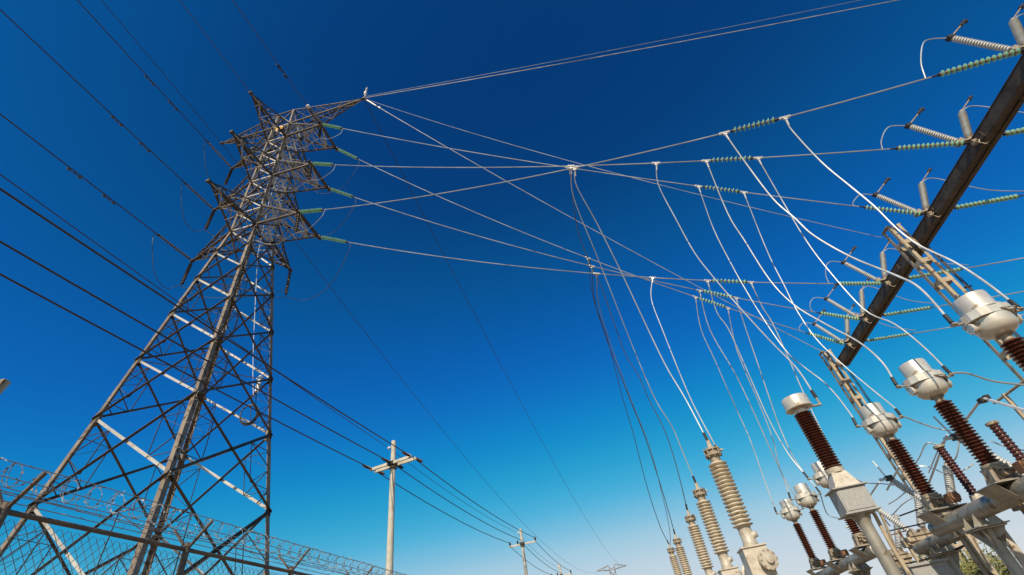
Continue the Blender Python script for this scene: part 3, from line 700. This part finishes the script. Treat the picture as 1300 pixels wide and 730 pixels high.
dropper(3, 757, [(760, 385), (773, 430), (800, 505), (825, 568), (840, 625), (850, 672)], br_top(4)+V(.3, 6, .2), 'right one of the cables from the lower crossing, passing behind the others', .019, 'wire')
dropper(3, 828, [(827, 380), (842, 421), (861, 469), (880, 513)], br_top(0)+V(.15, 0, -.3), 'bright cable from the lower lines to the cap of the largest cream breaker pole')
dropper(1, 832, [(836, 235), (858, 278), (880, 318), (900, 345), (936, 387), (977, 432), (1011, 467)], PT_T, 'bright cable from the middle line to the round drum of the voltage transformer')
dropper(0, 920, [(946, 206), (981, 252), (1009, 277), (1033, 299), (1080, 326), (1136, 349), (1168, 366)], ct_term(0, -1), 'bright cable from the upper line to the left terminal of the nearest current transformer', .021)
dropper(0, 997, [(1005, 165), (1043, 206), (1080, 237), (1110, 262), (1137, 289), (1166, 311), (1210, 332), (1248, 356)], ct_term(0, 1), 'bright cable past the column top to the right terminal of the nearest current transformer', .021)
dropper(1, 896, [(924, 271), (945, 305), (977, 355), (1008, 387), (1049, 412), (1090, 434), (1120, 460)], ct_term(1, -1), 'bright cable from the middle line to the left terminal of the second current transformer', .020)
dropper(1, 962, [(980, 232), (998, 263), (1020, 300), (1046, 336), (1096, 392), (1135, 411), (1171, 439)], ct_term(1, 1), 'bright cable from the middle line to the right terminal of the second current transformer')
dropper(2, 887, [(906, 291), (931, 340), (945, 365), (970, 406), (1002, 450), (1049, 488), (1080, 526)], ct_term(2, -1), 'bright cable from the third line to the left terminal of the third current transformer')
dropper(2, 945, [(965, 297), (980, 332), (995, 361), (1011, 393), (1036, 430), (1070, 463), (1103, 491), (1136, 518)], ct_term(2, 1), 'bright cable from the third line to the right terminal of the third current transformer')
dropper(3, 897, [(910, 396), (925, 418), (948, 469), (975, 530), (1000, 575)], ct_term(3, -1), 'bright cable from the upper of the lower lines to the half hidden current transformer', .020)
dropper(3, 953, [(968, 390), (980, 409), (999, 450), (1018, 494), (1042, 545)], ct_term(3, 1), 'bright cable passing behind the round drum to the half hidden current transformer', .020)
dropper(4, 887, [(901, 418), (932, 472), (955, 519), (978, 570), (992, 600)], ct_term(4, -1), 'pale cable to the left terminal of the middle small current transformer', .021)
dropper(4, 935, [(945, 412), (958, 450), (975, 500), (991, 545), (1010, 585)], ct_term(4, 1), 'pale cable to the right terminal of the middle small current transformer', .021)
dropper(5, 882, [(890, 418), (907, 456), (932, 513), (951, 555), (969, 605)], ct_term(5, -1), 'pale cable to the left terminal of the smallest current transformer', .021)
dropper(5, 924, [(933, 436), (945, 469), (964, 513), (981, 557), (992, 600)], ct_term(5, 1), 'pale cable to the right terminal of the smallest current transformer', .021)

# ------------------------------------------------------------------ low switches, arresters and bus work behind the transformers
def swl(px, py, x): return at_x(px, py, x)
for (px, py, x, s), lab in zip(((1322, 606, 8.1, .9), (1206, 650, 8.1, .9), (1166, 676, 8.3, .9), (1138, 702, 8.9, .9)),
      ('grey ribbed V switch at the right edge beside the rusty junction box', 'grey ribbed V switch upright behind the second transformer base', 'grey ribbed V switch left of the pipe beam end', 'small grey ribbed V switch beside the voltage transformer column')):
    p = swl(px, py, x)
    t, e1, e2 = v_switch('disconnect_switch', p, lab, 'low switches behind the transformers', s=.9, upright=28, slant=34, L=1.15, blade=False)
    b = MB()
    b.box(V(0, 0, -.13), (.9, .14, .12))
    b.box(V(.0, .0, -p.z/2-.1), (.14, .14, p.z-.2)); b.prism([V(-.4, 0, -.18), V(-.07, 0, -.18), V(-.07, 0, -.7)], (0, .02, 0)); b.prism([V(.4, 0, -.18), V(.07, 0, -.18), V(.07, 0, -.7)], (0, .02, 0))
    b.build('stand', 'column', t)
    b = MB(); L1, L2 = e1-p, e2-p
    b.cyl(L1+V(-.05, 0, .03), L1+V(-.1, .05, .5), .02, seg=8); b.cyl(L1+V(-.25, 0, .0), L1+V(.1, 0, .0), .035, seg=8); b.build('blade', 'alu', t)
def arrester(P, L, label):
    t = thing('surge_arrester', label, 'surge arrester', P, 'slim brown arresters')
    MB().lathe(sheds(L, 16, .072, .098), V(0, 0, 0), seg=20).build('porcelain', 'brownrib', t)
    MB().lathe([(.08, L), (.115, L+.02), (.115, L+.07), (.05, L+.09)], V(0, 0, 0), seg=18).build('cap', 'tankdark', t)
    b = MB(); b.lathe([(.12, -.14), (.13, -.1), (.11, 0)], V(0, 0, 0), seg=18); b.cyl(V(0, 0, -.3), V(0, 0, -.14), .05, seg=10); b.box(V(0, 0, -.32), (.3, .3, .03)); b.box(V(0, 0, -P.z/2-.16), (.12, .12, P.z-.33)); b.build('base', 'casting', t)
    return P+V(0, 0, L+.09)
a1 = arrester(at_x(1237, 628, 7.75), 1.05, 'slim brown ribbed arrester between the first and second brown insulators')
a2 = arrester(at_x(1322, 612, 8.0), 1.15, 'slim brown ribbed arrester near the right edge')
# slender bus tubes and loops
def atx(px, py, x): return at_x(px, py, x)
wire('bus_tube', [atx(1222, 538, 8.6), atx(1244, 509, 8.6)], .028, 'alu', 'short bright tube rising to a clamp right of the second brown insulator', 'tube')
wire('bus_tube', [atx(1250, 506, 8.6), atx(1305, 522, 8.2)], .03, 'alu', 'bright tube running right from the clamp at the right edge', 'tube')
b = MB(); p = atx(1248, 508, 8.6); b.box(p, (.16, .14, .1)); b.box(p+V(.1, 0, .04), (.1, .1, .1)); tag(b.build('tube_clamp', 'dark'), 'dark clamp joining two bright tubes near the right edge', 'clamp')
wire('strut', [atx(1262, 512, 9.5), atx(1305, 480, 9.5)], .03, 'column', 'tan strut rising to the right edge above the bright tube', 'strut')
wire('strut', [atx(1274, 500, 9.5), atx(1305, 535, 9.5)], .05, 'column', 'tan strut crossing down to the right edge', 'strut')
wire('lead_cable', smooth([atx(1179, 600, 8.3), atx(1196, 562, 8.3), atx(1212, 555, 8.3), atx(1217, 560, 8.3), atx(1214, 580, 8.2), atx(1203, 592, 8.2)], 6), .016, 'alu', 'thin bright wire loop above the slim arrester', 'cable')
wire('lead_cable', smooth([a1, a1+V(-.2, 0, .08), atx(1168, 579, 8.0), atx(1163, 590, 8.0), atx(1180, 593, 8.2), atx(1196, 600, 8.2)], 6), .016, 'alu', 'thin bright wire loop left of the slim arrester', 'cable')
wire('lead_cable', smooth([ct_term(1, 1), atx(1228, 474, 8.1), atx(1262, 484, 8.7), atx(1312, 490, 9.6)], 6), .022, 'wire', 'cable running right from the second current transformer', 'cable')
wire('lead_cable', smooth([ct_term(2, 1), atx(1180, 541, 8.3), atx(1205, 546, 8.6), atx(1222, 540, 8.6)], 6), .02, 'wire', 'cable running right from the third current transformer', 'cable')
wire('lead_cable', smooth([ct_term(3, 1), atx(1095, 612, 8.4), atx(1120, 614, 8.5), atx(1136, 616, 8.3)], 6), .02, 'wire', 'thin lead above the grey box to the low switch', 'cable')
wire('lead_cable', smooth([ct_term(4, 1), atx(1050, 652, 8.0), atx(1064, 658, 8.2)], 6), .018, 'wire', 'thin lead from the middle small current transformer', 'cable')
wire('bus_tube', [atx(1126, 622, 8.3), atx(1142, 592, 8.3)], .028, 'alu', 'short bright tube rising beside the third brown insulator', 'tube')
wire('bus_tube', [atx(1176, 622, 8.6), atx(1202, 552, 8.6)], .026, 'alu', 'long bright slanted tube left of the slim arrester', 'tube')
wire('bus_tube', [atx(1104, 630, 8.6), atx(1116, 612, 8.6)], .026, 'alu', 'short bright tube above the grey box', 'tube')
wire('strut', [atx(1118, 652, 6.8), atx(1148, 724, 6.8)], .04, 'column', 'slender tan strut right of the grey column', 'strut')
wire('strut', [atx(1142, 655, 7.8), atx(1205, 632, 7.8)], .02, 'dark', 'dark operating rod crossing below the low switches', 'rod')
wire('strut', [atx(1120, 676, 7.8), atx(1202, 658, 7.8)], .02, 'dark', 'lower dark operating rod below the low switches', 'rod')
wire('lead_cable', smooth([atx(1117, 650, 8.5), atx(1130, 655, 8.5), atx(1146, 640, 8.6), atx(1165, 628, 8.8)], 6), .016, 'alu', 'thin bright lead right of the grey box', 'cable')
pipe_beam('dark grey pipe beam low behind the near pipe beam', 15.2, 17.6, (16.4,), x=8.1, z=2.95, r=.155)
t = thing('steel_trestle', 'dark slanted steel frame leg under the pipe beam at lower right', 'frame', V(9.3, 13.6, 0))
MB().bar(V(0, .3, 0), V(.0, 0, 3.0), .16, .1).build('leg', 'column', t); MB().bar(V(0, -2.7, 0), V(0, -2.4, 3.0), .16, .1).build('leg', 'column', t); MB().bar(V(0, .3, 3.06), V(0, -2.8, 3.06), .16, .12).build('rail', 'column', t)
for (px, py, x), lab in zip(((1152, 690, 8.4), (1216, 676, 8.0), (1294, 640, 8.0)), ('rusty drive box with cranks under the low switches, left one', 'rusty drive box with cranks behind the big pipe saddle', 'rusty drive box with cranks at the right edge')):
    P = at_x(px, py, x); t = thing('drive_box', lab, 'mechanism', P, 'drive boxes of the low switches')
    MB().box(V(0, 0, 0), (.26, .22, .2)).cyl(V(0, -.11, 0), V(0, -.18, 0), .07, seg=14).build('housing', 'tankdark', t)
    b = MB(); b.cyl(V(-.02, 0, .08), V(-.02, 0, .38), .03, seg=10); b.bar(V(-.3, 0, .3), V(.3, .05, .34), .05, .03); b.bar(V(.3, .05, .34), V(.42, -.3, .1), .035, .03); b.build('crank', 'rust', t)
    b = MB(); b.cyl(V(0, 0, -P.z+.02), V(0, 0, -.1), .055, seg=12); b.bar(V(.0, 0, -.9), V(.3, 0, -.12), .05, .04); b.build('post', 'column', t)
for k, (a_, b_, lab) in enumerate((((1128, 640, 8.2), (1168, 604, 8.6), 'thin bright lead crossing behind the third brown insulator'), ((1136, 616, 8.3), (1180, 642, 8.6), 'thin bright lead above the left low switch'),
        ((1100, 628, 8.0), (1130, 668, 8.2), 'dark lead right of the grey terminal box'), ((1208, 598, 8.2), (1236, 588, 8.6), 'thin lead between switch top and second transformer'),
        ((1258, 560, 8.3), (1308, 572, 8.4), 'thin bright lead left of the rightmost arrester'), ((1146, 716, 8.5), (1230, 690, 8.2), 'long dark rod under the low pipe beam'))):
    A_, B_ = atx(*a_), atx(*b_); wire('lead_cable' if k != 5 else 'strut', sagline(A_, B_, .06, 8), .016 if k != 5 else .025, 'dark' if k in (2, 5) else 'alu', lab, 'cable' if k != 5 else 'rod')
t = thing('control_cabinet', 'pale grey control cabinet top at the bottom edge behind the column', 'cabinet', V(6.75, 14.9, 0))
MB().box(V(0, 0, 1.35), (.8, .5, 2.1)).build('body', 'box', t); b = MB(); b.box(V(0, -.26, 1.35), (.7, .015, 1.9)); b.build('door', 'box', t); MB().box(V(0, 0, 2.43), (.9, .6, .05)).build('roof', 'box', t); b = MB(); b.box(V(0, 0, .15), (.7, .4, .3)); b.build('plinth', 'concrete', t)

# ------------------------------------------------------------------ distribution poles and their lines
def make_pole(label, double=True):
    t = thing('utility_pole', label, 'utility pole', (0, 0, 0), 'concrete utility poles')
    MB().tube([V(0, 0, 0), V(0, 0, 11)], .19, 20, .105).build('shaft', 'concrete', t)
    zc = 9.9; b = MB()
    for s in ((-1, 1) if double else (1,)): b.box(V(0, s*.17, zc), (2.3, .09, .12))
    b.build('crossarm', 'concrete', t)
    b = MB(); b.box(V(0, 0, zc), (.34, .46, .16)); b.box(V(0, 0, zc-.2), (.28, .3, .05)); b.build('clamp', 'dark', t)
    for x in (-1.08, -.42 if not double else .0, 1.08):
        b = MB()
        if double:
            for s in (-1, 1):
                for k in range(4): b.lathe([(.03, 0), (.065, .03), (.07, .05), (.03, .07)], V(x, s*(.28+.12*k), zc+.03), V(0, s, 0), 12)
                b.cyl(V(x, s*.2, zc+.03), V(x, s*.85, zc+.03), .018, seg=6)
        else: b.lathe([(.03, .06), (.05, .1), (.085, .18), (.09, .22), (.05, .3), (.04, .34)], V(x, .17, zc), V(0, 0, 1), 12)
        b.build('insulator', 'dark' if x == 0 or not double else 'brownrib', t)
    b = MB(); b.cyl(V(-.1, 0, 10.75), V(-.28, 0, 10.75), .02, seg=6); b.lathe([(.03, 0), (.06, .03), (.06, .1), (.03, .13)], V(-.28, 0, 10.68), seg=10); b.build('neutral_bracket', 'white', t)
    return t
PPOS = [V(-9.48, 19.92, 0), V(-8.15, 41.26, 0), V(-7.75, 58.6, 0), V(-7.4, 74, 0)]
pdir = math.atan2(PPOS[1].x-PPOS[0].x, PPOS[1].y-PPOS[0].y)
p0 = make_pole('nearest pale concrete utility pole with a double crossarm'); p0.location = PPOS[0]; p0.rotation_euler.z = -R_(12)
p1 = make_pole('second concrete utility pole with a single white crossarm', False); p1.location = PPOS[1]; p1.rotation_euler.z = -pdir
copy_thing(p1, PPOS[2]-V(0, 0, .3), 'third utility pole, small and just above the bottom edge', (0, 0, -R_(3)))
copy_thing(p1, PPOS[3]-V(0, 0, .9), 'fourth utility pole, tiny tip right of the third', (0, 0, -R_(3)))
# the pole before, to the left outside the frame, is implied by the lines' run
def pole_pt(i, x, z):
    a = [R_(12), pdir, R_(3), R_(3)][i]; dz = [0, 0, .3, .9][i]; return PPOS[i]+V(math.cos(a)*x, -math.sin(a)*x, z-dz)
PREV = [at_z(0, 332, 9.6), at_z(0, 290, 9.6), at_z(0, 222, 9.6), at_z(0, 205, 10.6)]
NM = ('leftmost', 'middle', 'right', 'topmost thin')
for k, (x, z, r) in enumerate(((-1.08, 9.93, .021), (0, 9.93, .021), (1.08, 9.93, .021), (-.28, 10.75, .011))):
    P = pole_pt(0, x, z); Q = PREV[k]; d = Q-P; B = P+d*(max(30, d.length)/d.length)
    wire('power_line', sagline(P, B, .25), r, 'dwire', f'{NM[k]} dark power line crossing behind the lattice tower to the nearest pole', group='power lines left of the nearest pole')
    for i in range(3):
        wire('power_line', sagline(pole_pt(i, x, z), pole_pt(i+1, x, 10.15 if k < 3 else z), .3, 12), r, 'dwire', f'{NM[k]} dark power line between the {("first and second", "second and third", "third and fourth")[i]} utility poles', group='power lines between the poles')

# ------------------------------------------------------------------ distant tower
dt = thing('lattice_tower', 'tiny far lattice tower tip at the bottom edge', 'power tower', DT)
b = MB()
for sx in (-1, 1):
    for sy in (-1, 1): b.bar(V(sx*3.5, sy*3.5, 0), V(sx*1.1, sy*1.1, 20), .22); b.bar(V(sx*1.1, sy*1.1, 20), V(sx*1.0, sy*1.0, 31.5), .2)
b.build('legs', 'lattice', dt)
b = MB(); zz = [0, 5, 9, 12.5, 15.5, 18, 20, 22, 24, 26, 28, 30, 31.5]
for z0, z1 in zip(zz, zz[1:]):
    s0 = 3.5-2.4*min(z0, 20)/20; s1 = 3.5-2.4*min(z1, 20)/20
    for s in (-1, 1):
        b.bar(V(-s0, s*s0, z0), V(s1, s*s1, z1), .1); b.bar(V(s0, s*s0, z0), V(-s1, s*s1, z1), .1); b.bar(V(s*s0, -s0, z0), V(s*s1, s1, z1), .1); b.bar(V(s*s0, s0, z0), V(s*s1, -s1, z1), .1)
b.build('bracing', 'lattice', dt)
for z, L in ((22, 5), (26, 5), (30.5, 6)):
    b = MB()
    for s in (-1, 1):
        for sy in (-1, 1): b.bar(V(s*1, sy*1, z), V(s*L, 0, z+.6), .14); b.bar(V(s*1, sy*1, z+1.6), V(s*L, 0, z+.6), .14)
        for k in range(1, 4): b.bar(V(s*(1+(L-1)*k/4), 0, z+.2), V(s*(1+(L-1)*(k+.7)/4), 0, z+1.2-.2*k), .08)
    b.build('crossarm', 'lattice', dt)

# ------------------------------------------------------------------ chain link fence
f0 = at_z(0, 648, 2.6); f1 = at_z(379, 728, 2.6); fd = (f1-f0); fd.z = 0; fd.normalize()
FO = f0-fd*2.2; FO.z = 0; FL = 30; fn = V(fd.y, -fd.x, 0)
fe = thing('chain_link_fence', 'chain link fence with top rail and coiled razor wire at lower left', 'fence', FO)
MB().cyl(V(0, 0, 2.6), fd*FL+V(0, 0, 2.6), .0135, seg=12).build('top_rail', 'fence', fe)
s = MB(); H0, H1 = .05, 2.57; n = int(FL/.05)
for k in range(n):
    x = k*.05
    for sg in (-1, 1):
        o = fn*(.004*sg); a = fd*x+o+V(0, 0, H0); c_ = fd*(x+sg*(H1-H0)*.8)+o+V(0, 0, H1)
        dx = (c_-FO*0).dot(fd)
        if -.01 < dx < FL: s.tube([a, c_], .0019, 3, caps=False)
s.build('mesh_fabric', 'mesh', fe)
pb = ((at_z(241, 697, 2.6)-FO).dot(fd)); pc = ((at_z(374, 725, 2.6)-FO).dot(fd)); sp = pc-pb
posts = [pb+sp*k for k in range(-2, 12)]
pm = None
for x in posts:
    if x < 0 or x > FL: continue
    q = fd*x
    o = MB().cyl(q, q+V(0, 0, 2.64), .022, seg=14).build('post', 'fence', fe)
    for s_ in (-1, 1):
        MB().bar(q+V(0, 0, 2.60), q+fn*(s_*.16)+V(0, 0, 2.76), .018, .012).build('barb_arm', 'fence', o)
b = MB()
for s_ in (-1, 1):
    for k in (.35, .65, .97):
        pts = [fd*(x*.5)+fn*(s_*.17*k)+V(0, 0, 2.61+.16*k+random.uniform(-.006, .006)) for x in range(int(FL*2)+1)]; b.tube(pts, .0026, 4)
        x = .06
        while x < FL:
            c0 = fd*x+fn*(s_*.17*k)+V(0, 0, 2.61+.16*k); u = V(random.uniform(-1, 1), random.uniform(-1, 1), random.uniform(-1, 1)).normalized()*.02
            b.tube([c0-u, c0+u], .0018, 3, caps=False); x += .13
b.build('barbed_wire', 'mesh', fe)
b = MB(); pts = []; rr = .055; pitch = .075; N = int(FL/pitch*14)
for k in range(N):
    a = k/14*2*math.pi; jit = .02*noise.noise(V(k*.11, 0, 0)); x = k/14*pitch
    pts.append(fd*(x+.05*math.sin(a*.5))+fn*(math.cos(a)*(rr+jit))+V(0, 0, 2.77+math.sin(a)*(rr+jit)))
b.tube(pts, .0019, 4)
for k in range(0, N-1, 2):
    c0 = pts[k]; d_ = (pts[k+1]-c0).normalized(); u = V(random.uniform(-1, 1), random.uniform(-1, 1), random.uniform(-1, 1)); u = (u-d_*u.dot(d_)).normalized()*.007; b.prism([c0-u-d_*.006, c0+u-d_*.006, c0+u*.5+d_*.008, c0-u*.5+d_*.008], d_.cross(u).normalized()*.0012)
b.build('razor_wire_coil', 'mesh', fe)
# steel arm whose end pokes in at the left edge
P = at_d(6, 486, 5.6); base = at_d(-60, 560, 5.6); base.z = 0
t = thing('metal_post', 'end of a grey steel arm poking in at the left edge', 'post', base)
tp = P-base; MB().cyl(V(0, 0, 0), V(0, 0, tp.z-.45), .05, seg=14).build('post', 'fence', t); MB().bar(V(0, 0, tp.z-.48), tp+V(0, 0, .02), .06, .05).build('arm', 'column', t)

# ------------------------------------------------------------------ wall and vegetation at lower right
t = thing('block_wall', 'low tan wall at the lower right corner behind the columns', 'wall', V(30, 34, 0))
MB().box(V(-2, 0, 1.2), (44, .2, 2.4)).build('panel', 'wall', t); MB().box(V(-2, 0, 2.45), (44.1, .3, .1)).build('coping', 'wall', t)
def tree(P, h, r, label, seed):
    rnd = random.Random(seed); t = thing('small_tree', label, 'tree', P, 'small trees behind the yard')
    b = MB(); b.tube([V(0, 0, 0), V(.05, .02, h*.3), V(-.04, .05, h*.6)], .07, 8, .03)
    for k in range(7):
        a = rnd.uniform(0, 6.28); b.tube([V(0, 0, h*rnd.uniform(.25, .5)), V(math.cos(a)*r*.6, math.sin(a)*r*.6, h*rnd.uniform(.6, .9))], .03, 5, .01)
    b.build('trunk', 'bark', t)
    c = MB(); cl = [(V(rnd.gauss(0, r*.5), rnd.gauss(0, r*.5), h*rnd.uniform(.42, .95)), rnd.uniform(.18, .42)*r) for _ in range(26)]
    for p, q in cl:
        for _ in range(130):
            u = V(rnd.gauss(0, 1), rnd.gauss(0, 1), rnd.gauss(0, 1)).normalized(); o = p+u*q*rnd.uniform(.3, 1.15)
            a = V(rnd.gauss(0, 1), rnd.gauss(0, 1), rnd.gauss(0, 1)).normalized(); bb = a.orthogonal().normalized(); l = rnd.uniform(.04, .09)
            i = len(c.v); c.v += [o-a*l, o+bb*l*.35, o+a*l, o-bb*l*.35]; c.f.append([i, i+1, i+2, i+3]); c.sm.append(False)
    c.build('crown', 'leaf', t)
for (px, py, z, D), lab, sd_ in zip(((1196, 703, 3.3, 22), (1240, 712, 3.2, 25), (1160, 712, 3.2, 24), (1275, 716, 3.0, 29)),
        ('small yellow green tree between the low pipe beam columns', 'small green tree right of the low pipe column', 'small tree partly hidden behind the cabinet', 'small distant tree near the lower right corner'), (1, 2, 3, 4)):
    P = at_d(px, py, D); h = P.z+.15; P.z = 0; tree(P, h, 1.1, lab, sd_)
